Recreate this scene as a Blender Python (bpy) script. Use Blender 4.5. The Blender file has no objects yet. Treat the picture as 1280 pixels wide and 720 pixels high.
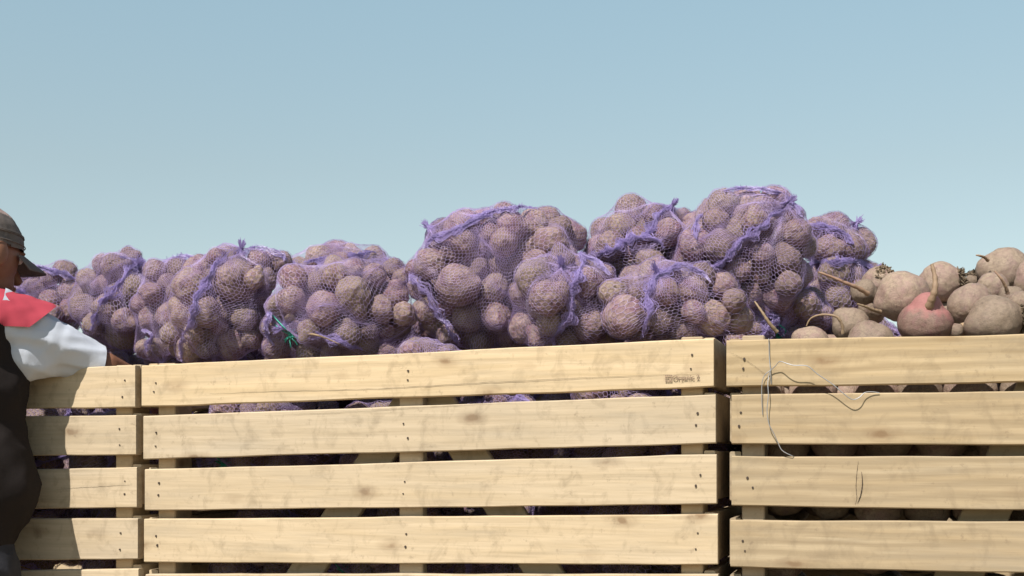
import bpy, bmesh, math, random
import numpy as np
from mathutils import Vector, Matrix, noise
from mathutils.bvhtree import BVHTree
random.seed(7); RNG = np.random.default_rng(7)
C = bpy.data.collections.new('scene'); bpy.context.scene.collection.children.link(C)
S = bpy.context.scene

# ------------------------------------------------------------------ camera model
F = 1568.0; CX = 640.0; HZ = 575.0; CAMZ = 0.92; D0 = 2.6
TH = math.atan(1.95e-4 * F); CT, ST = math.cos(TH), math.sin(TH)
CAM = np.array([0.0, 0.0, CAMZ])
def ray(px, py): return np.array([(px - CX) / F, 1.0, (HZ - py) / F])
def tdepth(px, d):                       # camera depth of a view line where it meets the plane d metres behind the slats
    u = (px - CX) / F
    return (D0 * CT + d) / (u * ST + CT)
def at(px, py, d): return CAM + ray(px, py) * tdepth(px, d)
def sz(px, py, d=0.0):                   # coordinate along the crate row and height
    p = at(px, py, d); return (p[0] * CT - (p[1] - D0) * ST, p[2])
def back(p): return p[0] * ST + (p[1] - D0) * CT
def world(s, d, z): return np.array([s * CT + d * ST, D0 - s * ST + d * CT, z])

cd = bpy.data.cameras.new('camera'); cam = bpy.data.objects.new('camera', cd); C.objects.link(cam)
cam.location = CAM; cam.rotation_euler = (math.radians(90), 0, 0)
cd.sensor_width = 36; cd.lens = 36 * F / 1280; cd.shift_y = (HZ - 360) / 1280
cd.clip_start = 0.05; cd.clip_end = 5000
S.camera = cam

# ------------------------------------------------------------------ materials
class NT:
    def __init__(s, name):
        s.m = bpy.data.materials.new(name); s.m.use_nodes = True
        s.t = s.m.node_tree; s.n = s.t.nodes; s.p = s.n['Principled BSDF']
    def add(s, typ, **kw):
        n = s.n.new(typ)
        for k, v in kw.items():
            if k in n.inputs.keys(): n.inputs[k].default_value = v
            else: setattr(n, k, v)
        return n
    def l(s, a, b): s.t.links.new(a, b)
    def coord(s, scale=(1, 1, 1), rnd=True):
        tc = s.add('ShaderNodeTexCoord'); src = tc.outputs['Object']
        if rnd:
            oi = s.add('ShaderNodeObjectInfo')
            mu = s.add('ShaderNodeMath', operation='MULTIPLY'); mu.inputs[1].default_value = 37.0
            s.l(oi.outputs['Random'], mu.inputs[0])
            va = s.add('ShaderNodeVectorMath', operation='ADD')
            s.l(src, va.inputs[0]); s.l(mu.outputs[0], va.inputs[1]); src = va.outputs[0]
        mp = s.add('ShaderNodeMapping'); mp.inputs['Scale'].default_value = scale
        s.l(src, mp.inputs['Vector']); return mp.outputs[0]
    def noise(s, vec, scale, detail=4, rough=.55, dist=0):
        n = s.add('ShaderNodeTexNoise'); n.inputs['Scale'].default_value = scale
        n.inputs['Detail'].default_value = detail; n.inputs['Roughness'].default_value = rough
        n.inputs['Distortion'].default_value = dist
        s.l(vec, n.inputs['Vector']); return n.outputs['Fac']
    def ramp(s, fac, stops):
        r = s.add('ShaderNodeValToRGB'); e = r.color_ramp.elements
        while len(e) < len(stops): e.new(.5)
        for q, (p, c) in zip(e, stops):
            q.position = p; q.color = (*c, 1) if len(c) == 3 else c
        s.l(fac, r.inputs[0]); return r.outputs[0]
    def mix(s, fac, a, b, blend='MIX'):
        m = s.add('ShaderNodeMix', data_type='RGBA', blend_type=blend)
        for sock, v in ((0, fac), (6, a), (7, b)):
            if isinstance(v, (int, float)): m.inputs[sock].default_value = v
            elif isinstance(v, tuple): m.inputs[sock].default_value = (*v, 1)
            else: s.l(v, m.inputs[sock])
        return m.outputs[2]
    def math(s, op, a, b=0.0):
        m = s.add('ShaderNodeMath', operation=op)
        for i, v in enumerate((a, b)):
            if isinstance(v, (int, float)): m.inputs[i].default_value = v
            else: s.l(v, m.inputs[i])
        return m.outputs[0]
    def bump(s, h, strength, dist, prev=None):
        b = s.add('ShaderNodeBump'); b.inputs['Strength'].default_value = strength; b.inputs['Distance'].default_value = dist
        s.l(h, b.inputs['Height'])
        if prev is not None: s.l(prev, b.inputs['Normal'])
        return b.outputs[0]
G = lambda v: (v, v, v)

def wood_material(name, light, dark, ring=.35):
    k = NT(name)
    v = k.coord((1, 1, 1)); vl = k.coord((1.6, 14, 26)); vf = k.coord((6, 90, 150))
    warp = k.noise(vl, 1.0, 3, .5, 1.2)
    fine = k.noise(vf, 1.0, 4, .6)
    wv = k.add('ShaderNodeTexWave', wave_type='BANDS', bands_direction='Z')
    wv.inputs['Scale'].default_value = 13; wv.inputs['Distortion'].default_value = 7
    wv.inputs['Detail'].default_value = 2; wv.inputs['Detail Scale'].default_value = .6
    vw = k.coord((.35, 1, 1)); k.l(vw, wv.inputs['Vector'])
    base = k.mix(k.ramp(warp, [(.3, G(0)), (.72, G(1))]), light, dark)
    mid = tuple(.5 * (a + b) * .82 for a, b in zip(light, dark))
    base = k.mix(k.math('MULTIPLY', wv.outputs['Fac'], ring), base, mid)
    base = k.mix(k.math('MULTIPLY', k.ramp(fine, [(.44, G(0)), (.70, G(1))]), .42), base, tuple(x * .68 for x in dark))
    # knots
    vk = k.coord((5.5, 5.5, 12)); vo = k.add('ShaderNodeTexVoronoi', feature='F1'); vo.inputs['Scale'].default_value = 1
    nz = k.noise(v, 25, 3, .6)
    va = k.add('ShaderNodeVectorMath', operation='ADD'); k.l(vk, va.inputs[0])
    sc = k.add('ShaderNodeVectorMath', operation='SCALE'); sc.inputs['Scale'].default_value = .22; k.l(nz, sc.inputs[0]); k.l(sc.outputs[0], va.inputs[1])
    k.l(va.outputs[0], vo.inputs['Vector'])
    kn = k.ramp(vo.outputs['Distance'], [(.07, G(.8)), (.12, G(.32)), (.24, G(0))])
    base = k.mix(kn, base, (.20, .125, .07))
    # dirt and weather stains
    d1 = k.ramp(k.noise(k.coord((3.2, 3, 2.4)), 8, 6, .66, .6), [(.52, G(0)), (.70, G(1))])
    base = k.mix(k.math('MULTIPLY', d1, .42), base, (.22, .165, .105))
    d2 = k.ramp(k.noise(v, 46, 5, .75), [(.60, G(0)), (.70, G(1))])
    base = k.mix(k.math('MULTIPLY', d2, .38), base, (.17, .12, .08))
    gs = k.ramp(k.noise(k.coord((2, 4, 16)), 1.7, 4, .6), [(.48, G(0)), (.75, G(1))])
    base = k.mix(k.math('MULTIPLY', gs, .30), base, (.30, .265, .215))
    oi = k.add('ShaderNodeObjectInfo')
    hs = k.add('ShaderNodeHueSaturation'); k.l(base, hs.inputs['Color'])
    k.l(k.math('ADD', k.math('MULTIPLY', oi.outputs['Random'], .22), .88), hs.inputs['Value'])
    k.l(k.math('ADD', k.math('MULTIPLY', oi.outputs['Random'], .2), .9), hs.inputs['Saturation'])
    k.l(hs.outputs[0], k.p.inputs['Base Color'])
    k.p.inputs['Roughness'].default_value = .78; k.p.inputs['Specular IOR Level'].default_value = .25
    b = k.bump(fine, .35, .0012); b = k.bump(nz, .25, .001, b); b = k.bump(warp, .3, .003, b)
    k.l(b, k.p.inputs['Normal'])
    return k.m
M = {}
M['wood'] = wood_material('crate_wood', (.595, .475, .33), (.51, .395, .255), .30)
M['wood_tan'] = wood_material('crate_wood_tan', (.47, .37, .245), (.385, .285, .17), 1.0)
M['wood_grey'] = wood_material('post_wood', (.50, .39, .26), (.40, .30, .19), .4)

def beet_material(name, soil, skin, amt, rough=.8, bs=1.0):
    k = NT(name); v = k.coord((1, 1, 1))
    n1 = k.noise(v, 1.7, 6, .66, .5); n2 = k.noise(v, 6.5, 7, .74, .3); n3 = k.noise(v, 26, 4, .65)
    oi = k.add('ShaderNodeObjectInfo')
    f = k.math('ADD', n1, k.math('MULTIPLY', k.math('SUBTRACT', oi.outputs['Random'], .5), .16))
    m = k.ramp(f, [(amt - .10, G(1)), (amt + .12, G(0))])
    base = k.mix(m, skin, soil)
    base = k.mix(k.math('MULTIPLY', k.ramp(n2, [(.45, G(0)), (.66, G(1))]), .55), base, tuple(c * .48 for c in soil))
    base = k.mix(k.math('MULTIPLY', k.ramp(n3, [(.5, G(0)), (.7, G(1))]), .35), base, tuple(min(1, c * 1.5) for c in soil))
    vo = k.add('ShaderNodeTexVoronoi', feature='DISTANCE_TO_EDGE'); vo.inputs['Scale'].default_value = 5.5
    va = k.add('ShaderNodeVectorMath', operation='ADD'); k.l(v, va.inputs[0])
    sc = k.add('ShaderNodeVectorMath', operation='SCALE'); sc.inputs['Scale'].default_value = .34; k.l(n2, sc.inputs[0]); k.l(sc.outputs[0], va.inputs[1]); k.l(va.outputs[0], vo.inputs['Vector'])
    cr = k.ramp(vo.outputs['Distance'], [(.0, G(0)), (.045, G(1))])
    sel = k.ramp(k.noise(v, 2.1, 2), [(.46, G(0)), (.58, G(1))])
    crk = k.mix(sel, G(1.0), cr)
    base = k.mix(.45, base, k.mix(1.0, base, crk, 'MULTIPLY'))
    hs = k.add('ShaderNodeHueSaturation'); k.l(base, hs.inputs['Color'])
    k.l(k.math('ADD', k.math('MULTIPLY', oi.outputs['Random'], .50), .74), hs.inputs['Value'])
    k.l(hs.outputs[0], k.p.inputs['Base Color'])
    k.p.inputs['Specular IOR Level'].default_value = .35
    k.l(k.ramp(n1, [(.35, G(rough)), (.7, G(rough - .28))]), k.p.inputs['Roughness'])
    b = k.bump(n2, .9 * bs, .006 * bs); b = k.bump(crk, .7 * bs, .003, b); b = k.bump(n3, .8, .0022, b); b = k.bump(n1, .5 * bs, .010, b)
    k.l(b, k.p.inputs['Normal']); return k.m
M['beet'] = beet_material('bagged_beet_skin', (.355, .25, .23), (.20, .10, .135), .55, .72, .8)
M['beet2'] = beet_material('earthy_beet_skin', (.40, .295, .24), (.24, .13, .145), .58, .76, .9)
M['loose'] = beet_material('loose_beet_skin', (.345, .258, .19), (.27, .17, .15), .54, .58, .4)
M['loose_pink'] = beet_material('pink_beet_skin', (.30, .19, .15), (.25, .105, .115), .50, .58, .35)
def pink_shoulder(m):                       # the skin is bare and pink where the taproot grows out
    t = m.node_tree; p = t.nodes['Principled BSDF']; src = p.inputs['Base Color'].links[0].from_socket
    tc = t.nodes.new('ShaderNodeTexCoord'); sx = t.nodes.new('ShaderNodeSeparateXYZ'); t.links.new(tc.outputs['Object'], sx.inputs[0])
    nz = t.nodes.new('ShaderNodeTexNoise'); nz.inputs['Scale'].default_value = 3; t.links.new(tc.outputs['Object'], nz.inputs['Vector'])
    ad = t.nodes.new('ShaderNodeMath'); ad.operation = 'MULTIPLY_ADD'; ad.inputs[1].default_value = .9; t.links.new(nz.outputs[0], ad.inputs[0]); t.links.new(sx.outputs[2], ad.inputs[2])
    r = t.nodes.new('ShaderNodeValToRGB'); r.color_ramp.elements[0].position = 0; r.color_ramp.elements[0].color = (.7, .7, .7, 1); r.color_ramp.elements[1].position = .30; r.color_ramp.elements[1].color = (0, 0, 0, 1)
    ao = t.nodes.new('ShaderNodeMath'); ao.operation = 'ADD'; ao.inputs[1].default_value = .25; t.links.new(ad.outputs[0], ao.inputs[0]); t.links.new(ao.outputs[0], r.inputs[0])
    mx = t.nodes.new('ShaderNodeMix'); mx.data_type = 'RGBA'; mx.inputs[7].default_value = (.40, .155, .15, 1)
    t.links.new(r.outputs[0], mx.inputs[0]); t.links.new(src, mx.inputs[6]); t.links.new(mx.outputs[2], p.inputs['Base Color'])
pink_shoulder(M['loose_pink'])
M['root'] = beet_material('beet_root', (.34, .24, .15), (.22, .12, .09), .55)
M['earth'] = beet_material('earthy_crown', (.20, .15, .10), (.13, .09, .06), .5, .95)

def net_material(name, col, tr=.35):
    k = NT(name); v = k.coord((1, 1, 1), False); n = k.noise(v, 30, 3)
    base = k.mix(k.ramp(n, [(.35, G(0)), (.65, G(1))]), col, tuple(min(1, c * 1.35 + .03) for c in col))
    k.l(base, k.p.inputs['Base Color']); k.p.inputs['Roughness'].default_value = .38
    t = k.add('ShaderNodeBsdfTranslucent'); k.l(base, t.inputs['Color'])
    mx = k.add('ShaderNodeMixShader'); mx.inputs[0].default_value = tr
    k.l(k.p.outputs[0], mx.inputs[1]); k.l(t.outputs[0], mx.inputs[2])
    k.l(mx.outputs[0], k.n['Material Output'].inputs['Surface']); return k.m
M['net'] = net_material('violet_net', (.37, .28, .50))
M['fold'] = net_material('violet_net_fold', (.33, .26, .50), .35)
M['tie'] = net_material('green_twine', (.04, .36, .27), .2)

def plain(name, col, rough=.7, metal=0, ns=40, amp=.25, bs=.3, bd=.002, spec=.4):
    k = NT(name); v = k.coord((1, 1, 1), False); n = k.noise(v, ns, 5, .6); n2 = k.noise(v, ns * 6, 3)
    base = k.mix(n, tuple(c * (1 - amp) for c in col), tuple(min(1, c * (1 + amp)) for c in col))
    k.l(base, k.p.inputs['Base Color']); k.p.inputs['Roughness'].default_value = rough
    k.p.inputs['Metallic'].default_value = metal; k.p.inputs['Specular IOR Level'].default_value = spec
    b = k.bump(n, bs, bd); b = k.bump(n2, bs, bd * .3, b); k.l(b, k.p.inputs['Normal']); return k.m
M['wire'] = plain('galvanised_wire', (.40, .40, .41), .45, .6)
M['nail'] = plain('rusty_nail', (.07, .05, .04), .6, .4)
M['ink'] = plain('brown_ink', (.27, .19, .13), .9, 0, 300, .4)
M['skin'] = plain('tanned_skin', (.21, .095, .055), .6, 0, 60, .15, .3, .001)
M['white'] = plain('white_cotton', (.50, .53, .60), .9, 0, 9, .04, .25, .006)
M['red'] = plain('red_cotton', (.40, .045, .07), .9, 0, 9, .12, .25, .004)
M['dark'] = plain('dark_cotton', (.019, .015, .0145), .95, 0, 12, .08, .3, .005, .15)
M['trouser'] = plain('navy_work_trousers', (.035, .036, .045), .95, 0, 20, .5, .4, .005, .15)
M['cap'] = plain('grey_brown_cap', (.13, .11, .10), .95, 0, 60, .25, .4, .002, .2)
M['cap_top'] = plain('pale_cap_top', (.33, .24, .215), .95, 0, 60, .2, .4, .002, .2)  # paler colour for the upper part of the crown
M['hair'] = plain('dark_hair', (.015, .012, .01), .7, 0, 200, .4)
M['boot'] = plain('work_boot', (.06, .045, .03), .7)
M['eye'] = plain('eye_white', (.7, .68, .65), .2, 0, 20, .02)
M['soilfill'] = plain('loose_soil', (.13, .095, .065), .97, 0, 18, .35, .8, .02)
def ground_material():
    k = NT('field_soil'); v = k.coord((1, 1, 1), False)
    n = k.noise(v, .6, 8, .6); n2 = k.noise(v, 9, 6, .7); n3 = k.noise(v, .05, 4, .6)
    base = k.mix(k.ramp(n, [(.35, G(0)), (.65, G(1))]), (.20, .145, .09), (.30, .23, .15))
    base = k.mix(k.math('MULTIPLY', k.ramp(n2, [(.45, G(0)), (.7, G(1))]), .6), base, (.11, .08, .05))
    base = k.mix(k.ramp(n3, [(.48, G(0)), (.6, G(.6))]), base, (.12, .14, .05))
    k.l(base, k.p.inputs['Base Color']); k.p.inputs['Roughness'].default_value = .95
    b = k.bump(n2, .8, .05); b = k.bump(n, .5, .1, b); k.l(b, k.p.inputs['Normal']); return k.m
M['ground'] = ground_material()

# ------------------------------------------------------------------ object helpers
def tag(o, label=None, cat=None, group=None, kind=None):
    for a, b in (('label', label), ('category', cat), ('group', group), ('kind', kind)):
        if b: o[a] = b
    return o
def empty(name, loc, rz=0.0):
    o = bpy.data.objects.new(name, None); C.objects.link(o); o.location = Vector([float(x) for x in loc]); o.rotation_euler = (0, 0, rz)
    o.empty_display_size = .1; return o
def link(name, me, parent=None, keep=False):
    o = bpy.data.objects.new(name, me); C.objects.link(o)
    if parent is not None:
        o.parent = parent
        if keep:                                   # mesh data is in world space
            bpy.context.view_layer.update(); o.matrix_parent_inverse = parent.matrix_world.inverted()
    return o
def mesh_np(name, V, Fq, mat, smooth=True):
    V = np.asarray(V, dtype=np.float32); Fq = np.asarray(Fq, dtype=np.int32); k = Fq.shape[1]
    me = bpy.data.meshes.new(name); me.vertices.add(len(V)); me.vertices.foreach_set('co', V.ravel())
    me.loops.add(Fq.size); me.loops.foreach_set('vertex_index', Fq.ravel())
    me.polygons.add(len(Fq)); me.polygons.foreach_set('loop_start', np.arange(0, Fq.size, k, dtype=np.int32))
    me.update(calc_edges=True); me.validate()
    me.polygons.foreach_set('use_smooth', np.full(len(me.polygons), smooth)); me.materials.append(mat); return me
def bm_mesh(name, bm, mat, smooth=False):
    me = bpy.data.meshes.new(name); bmesh.ops.recalc_face_normals(bm, faces=bm.faces[:]); bm.to_mesh(me); bm.free()
    if smooth:
        for p in me.polygons: p.use_smooth = True
    me.materials.append(mat); return me
def tube_arrays(pts, rad, sides=6, off=0):
    P = np.array(pts, float); n = len(P); R = np.broadcast_to(np.asarray(rad, float), (n,))
    T = np.gradient(P, axis=0); T /= np.linalg.norm(T, axis=1)[:, None] + 1e-9
    ref = np.array([0.13, .31, .94]); A = np.cross(T, ref); A /= np.linalg.norm(A, axis=1)[:, None] + 1e-9; B = np.cross(T, A)
    a = np.arange(sides) * 2 * math.pi / sides
    V = P[:, None] + R[:, None, None] * (np.cos(a)[None, :, None] * A[:, None] + np.sin(a)[None, :, None] * B[:, None])
    V = V.reshape(-1, 3); i = np.arange(n - 1)[:, None] * sides; j = np.arange(sides)[None]; j2 = (j + 1) % sides
    Fq = np.stack([i + j, i + j2, i + sides + j2, i + sides + j], -1).reshape(-1, 4) + off
    return V, Fq
def smooth_path(pts, n=24):
    P = np.array(pts, float); k = len(P); out = []
    for q in np.linspace(0, k - 1 - 1e-6, n):
        i = int(q); f = q - i; p0 = P[max(i - 1, 0)]; p1 = P[i]; p2 = P[i + 1]; p3 = P[min(i + 2, k - 1)]
        out.append(.5 * (2 * p1 + (p2 - p0) * f + (2 * p0 - 5 * p1 + 4 * p2 - p3) * f * f + (3 * p1 - p0 - 3 * p2 + p3) * f ** 3))
    return np.array(out)
def tubes(name, paths, mat, sides=6):
    Vs, Fs, o = [], [], 0
    for pts, rad in paths:
        V, Fq = tube_arrays(pts, rad, sides, o); Vs.append(V); Fs.append(Fq); o += len(V)
    return mesh_np(name, np.concatenate(Vs), np.concatenate(Fs), mat)

# ------------------------------------------------------------------ world and sun
SUN_AZ, SUN_EL = math.radians(31), math.radians(51)      # azimuth: left of straight behind the camera
sun_dir = Vector((-math.sin(SUN_AZ) * math.cos(SUN_EL), -math.cos(SUN_AZ) * math.cos(SUN_EL), math.sin(SUN_EL)))
w = bpy.data.worlds.new('World'); S.world = w; w.use_nodes = True
wt = w.node_tree; bg = wt.nodes['Background']
sky = wt.nodes.new('ShaderNodeTexSky'); sky.sky_type = 'NISHITA'; sky.sun_disc = False
sky.sun_elevation = SUN_EL; sky.sun_rotation = math.atan2(sun_dir.x, sun_dir.y)
sky.altitude = 200; sky.air_density = .85; sky.dust_density = .25; sky.ozone_density = 1.0
tn = wt.nodes.new('ShaderNodeMix'); tn.data_type = 'RGBA'; tn.blend_type = 'MULTIPLY'; tn.inputs[0].default_value = 1
tn.inputs[7].default_value = (1.36 * 1.6, 1.14 * 1.6, .83 * 1.6, 1); wt.links.new(sky.outputs[0], tn.inputs[6]); 
tc = wt.nodes.new('ShaderNodeTexCoord'); sx = wt.nodes.new('ShaderNodeSeparateXYZ'); wt.links.new(tc.outputs['Generated'], sx.inputs[0])
cr_ = wt.nodes.new('ShaderNodeValToRGB'); el = cr_.color_ramp.elements; el.new(.5); el.new(.6)
for e_, (p_, c_) in zip(el, ((.06, (.70, .72, .80)), (.221, (1.04, 1.047, 1.01)), (.344, (1.28, 1.385, 1.33)), (.62, (.80, .86, .92)))):
    e_.position = p_; e_.color = (*(q / 1.6 for q in c_), 1)
wt.links.new(sx.outputs[2], cr_.inputs[0])
t2 = wt.nodes.new('ShaderNodeMix'); t2.data_type = 'RGBA'; t2.blend_type = 'MULTIPLY'; t2.inputs[0].default_value = 1
wt.links.new(tn.outputs[2], t2.inputs[6]); wt.links.new(cr_.outputs[0], t2.inputs[7]); wt.links.new(t2.outputs[2], bg.inputs[0]); bg.inputs[1].default_value = .118
ld = bpy.data.lights.new('sun', 'SUN'); lo = bpy.data.objects.new('sun', ld); C.objects.link(lo)
ld.energy = 5.0; ld.angle = math.radians(.53); ld.color = (1, .95, .87)
lo.rotation_euler = sun_dir.to_track_quat('Z', 'Y').to_euler()
lo.location = (-3, -3, 6)
S.view_settings.view_transform = 'Standard'; S.view_settings.look = 'None'; S.view_settings.exposure = .35
S.view_settings.gamma = 1

# ------------------------------------------------------------------ ground
def ground():
    n = 90; t = np.linspace(-1, 1, n); a = np.sign(t) * (np.abs(t) ** 3.2) * 1500; X, Y = np.meshgrid(a, a + 3)
    Z = 0.012 * np.sin(X * 3.1 + np.sin(Y * 2)) * np.cos(Y * 2.7) * np.exp(-(X ** 2 + Y ** 2) / 900)
    V = np.stack([X, Y, Z - .012], -1).reshape(-1, 3)
    i, j = np.meshgrid(np.arange(n - 1), np.arange(n - 1)); q = (j * n + i).ravel()
    o = link('ground', mesh_np('ground', V, np.stack([q, q + 1, q + n + 1, q + n], -1), M['ground']))
    tag(o, kind='structure')
ground()

# ------------------------------------------------------------------ crates
def plank(name, c, d0, d1, mat, parent, seed=0, axis='s', wob=.0012, segs=28):
    """board whose face has the corners c = (s0,zb0,zt0, s1,zb1,zt1); d0..d1 is its thickness; axis 'd' swaps the directions"""
    s0, b0, t0, s1, b1, t1 = c; ch = .0022; V = []; Fq = []
    for i in range(segs + 1):
        f = i / segs; s = s0 + (s1 - s0) * f; zb = b0 + (b1 - b0) * f; zt = t0 + (t1 - t0) * f
        zb += wob * 1.5 * noise.noise(Vector((s * 7, seed * 3.1, 0))); zt += wob * 1.5 * noise.noise(Vector((s * 7, seed * 3.1, 9)))
        zb += wob * .5 * noise.noise(Vector((s * 40, seed, 3))); zt += wob * .5 * noise.noise(Vector((s * 40, seed, 5)))
        if i in (0, segs):
            e = .0015; 
        bow = .0025 * noise.noise(Vector((s * 1.5, seed * 5.7, 2)))
        ring = [(d0, zb + ch), (d0, zt - ch), (d0 + ch, zt), (d1 - ch, zt), (d1, zt - ch), (d1, zb + ch), (d1 - ch, zb), (d0 + ch, zb)]
        for d, z in ring:
            V.append((s, d + bow, z) if axis == 's' else (d + bow, s, z))
    for i in range(segs):
        for j in range(8): Fq.append([i * 8 + j, i * 8 + (j + 1) % 8, i * 8 + 8 + (j + 1) % 8, i * 8 + 8 + j])
    bm = bmesh.new(); vs = [bm.verts.new(v) for v in V]
    for q in Fq: bm.faces.new([vs[k] for k in q])
    bm.faces.new(vs[:8][::-1]); bm.faces.new(vs[-8:])
    return link(name, bm_mesh(name, bm, mat), parent)
def board(name, x0, x1, y0, y1, z0, z1, mat, parent, dx=0.0):
    """upright or slanted board; dx shifts its top sideways"""
    bm = bmesh.new(); r = bmesh.ops.create_cube(bm, size=1)
    for v in r['verts']:
        up = v.co.z > 0
        v.co = Vector((x1 if v.co.x > 0 else x0, y1 if v.co.y > 0 else y0, z1 if up else z0))
        if up: v.co.x += dx
    bmesh.ops.bevel(bm, geom=bm.edges[:], offset=.0025, segments=1, affect='EDGES')
    return link(name, bm_mesh(name, bm, mat), parent)

nb = bmesh.new(); bmesh.ops.create_cone(nb, cap_ends=True, segments=8, radius1=.0024, radius2=.0021, depth=.003)
bmesh.ops.rotate(nb, verts=nb.verts[:], cent=(0, 0, 0), matrix=Matrix.Rotation(math.radians(90), 3, 'X'))
NAIL = bm_mesh('nail', nb, M['nail'])
def nail(parent, s, z):
    o = link('nail', NAIL, parent); o.location = (s, -.0008, z); k = random.uniform(.75, 1.15); o.scale = (k, 1, k * random.uniform(.8, 1.3)); return o

DEP = 1.02; TK = .022
def crate(label, rows, posts, s_l, s_r, mat, braces, ztop):
    base = world(s_l, 0, 0); t = empty('wooden_crate', base, -TH)
    tag(t, label, 'crate', 'wooden crates standing side by side')
    W = s_r - s_l; fronts = []
    for i, (pl, tl, bl, pr, tr, br) in enumerate(rows):      # pixel rows of the photograph turned into board corners
        a, za = sz(pl, tl); _, zb = sz(pl, bl); b, zc = sz(pr, tr); _, zd = sz(pr, br)
        e0 = s_l if pl < 100 else a; e1 = s_r if pr > 1200 else b
        g = lambda z0, z1, s: z0 + (z1 - z0) * (s - a) / (b - a)
        if pl < 100:                                          # the row runs on out of the frame
            zl_t, zl_b = g(za, zc, e0), g(zb, zd, e0); zr_t, zr_b = zc, zd
        elif pr > 1200: zl_t, zl_b = za, zb; zr_t, zr_b = g(za, zc, e1), g(zb, zd, e1)
        else: zl_t, zl_b, zr_t, zr_b = za, zb, zc, zd
        fronts.append((e0 - s_l, zl_b, zl_t, e1 - s_l, zr_b, zr_t))
    pit = .119; last = fronts[-1]
    while last[1] - pit > .12:
        last = (last[0], last[1] - pit, last[2] - pit, last[3], last[4] - pit, last[5] - pit); fronts.append(last)
    for i, c in enumerate(fronts):
        sl = plank('slat', c, 0, TK, mat, t, seed=i + s_l * 9)
        if i < 5:
            for xx in [.035 + random.uniform(-.006, .006), W - .035 + random.uniform(-.006, .006)] + ([posts[1] - s_l] if len(posts) > 1 else []):
                f = (xx - c[0]) / (c[3] - c[0])
                if not 0 < f < 1: continue
                xx += random.uniform(-.008, .008)
                zb = c[1] + (c[4] - c[1]) * f; zt = c[2] + (c[5] - c[2]) * f
                for h in ((.35, .62) if pl > 100 else (.3, .68)): nail(sl, xx + random.uniform(-.006, .006), zb + (zt - zb) * (h + random.uniform(-.06, .06)))
    top = max(fronts[0][2], fronts[0][5])
    # posts
    P = []
    for q in (.004, W - .064): P.append((q, .062))
    for s, hh in ((TK + .004, 'l'), (W - .066 - TK + .018, 'r')):
        zt = (fronts[0][2] if hh == 'l' else fronts[0][5]) + ztop
        board('post', s, s + .044, TK + .001, TK + .075, .1, zt, M['wood_grey'], t)
        board('post', s, s + .044, DEP - TK - .075, DEP - TK - .001, .1, zt, M['wood_grey'], t)
    for s in posts[1:]:
        board('post', s - s_l - .027, s - s_l + .027, TK + .001, TK + .03, .1, fronts[0][1] + .03, mat, t)
    # slanted braces behind the front slats
    for (xb, zb, xt, zt, y0) in braces:
        board('brace', xb - s_l - .045, xb - s_l + .045, y0, y0 + .02, zb, zt, mat, t, xt - xb)
    # side and back slats
    for i in range(len(fronts)):
        for hh in ('l', 'r'):
            zb, zt = (fronts[i][1], fronts[i][2]) if hh == 'l' else (fronts[i][4], fronts[i][5])
            x0 = .002 if hh == 'l' else W - TK - .002
            dz = random.uniform(-.004, .003) + .006
            plank('side_slat', (TK + .002, zb + dz, zt + dz, DEP, zb + dz, zt + dz), x0, x0 + TK, mat, t, seed=i * 3 + 1, axis='d', segs=10)
        plank('back_slat', fronts[i], DEP - TK, DEP, mat, t, seed=i * 5 + 2, segs=10)
    for i in range(9):
        x = .01 + i * (W - .13) / 8
        board('floor_board', x, x + .11, .03, DEP - .03, .12, .14, mat, t)
    for y in (.03, DEP / 2 - .05, DEP - .13): board('runner', 0.01, W - .01, y, y + .1, -.005, .1, mat, t)
    t['_f'] = 0; del t['_f']
    return t, fronts

S_ML, S_MR = sz(178, 458)[0], sz(893, 423)[0]
S_RL = sz(909, 425)[0]; S_RR = S_RL + (S_MR - S_ML)
S_LR = sz(170, 456)[0]; S_LL = S_LR - (S_MR - S_ML)
def br(px1, py1, px2, py2, y0):
    a = sz(px1, py1, .04); b = sz(px2, py2, .04); m = (b[0] - a[0]) / (b[1] - a[1])
    zb, zt = .14, a[1] + .18
    return (a[0] + (zb - a[1]) * m, zb, a[0] + (zt - a[1]) * m, zt, y0)
mid, fm = crate('pale middle crate heaped with violet net bags, small ink stamp on its top board',
    [(177, 457, 508.5, 892, 422.5, 483.5), (179, 520.5, 574, 894.5, 492.5, 554.5), (181, 586.5, 638.5, 895.5, 568, 630), (180, 649, 703, 897, 642.5, 706), (182, 717.5, 770, 897.5, 718, 780)],
    [0, sz(515, 500, .03)[0]], S_ML, S_MR, M['wood'],
    [br(463, 577, 380, 712, TK + .031), br(585, 570, 674, 712, TK + .031)], .006)
rgt, fr = crate('right wooden crate brimming with loose beetroots, thin wire hanging down its front',
    [(908, 425, 483.5, 1280, 417.5, 477.5), (914.5, 493, 555.5, 1280, 488.5, 555.5), (914.5, 570, 632, 1280, 570, 637.5), (913, 650, 709, 1280, 652.5, 716), (914, 722, 782, 1280, 728, 790)],
    [0, S_RL + .66], S_RL, S_RR, M['wood_tan'], [br(1268, 562, 1232, 645, TK + .031)], .010)
lft, fl = crate('wooden crate at the left of the row with the bent-over man leaning over it',
    [(50, 462, 510.5, 169, 456.5, 509.5), (50, 520, 570, 170, 519, 568.5), (50, 586, 636, 171, 584, 634.5), (50, 648, 700, 172, 648, 699), (50, 713, 764, 173, 711, 763)],
    [0, S_LL + .62], S_LL, S_LR, M['wood'], [], .003)

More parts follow.
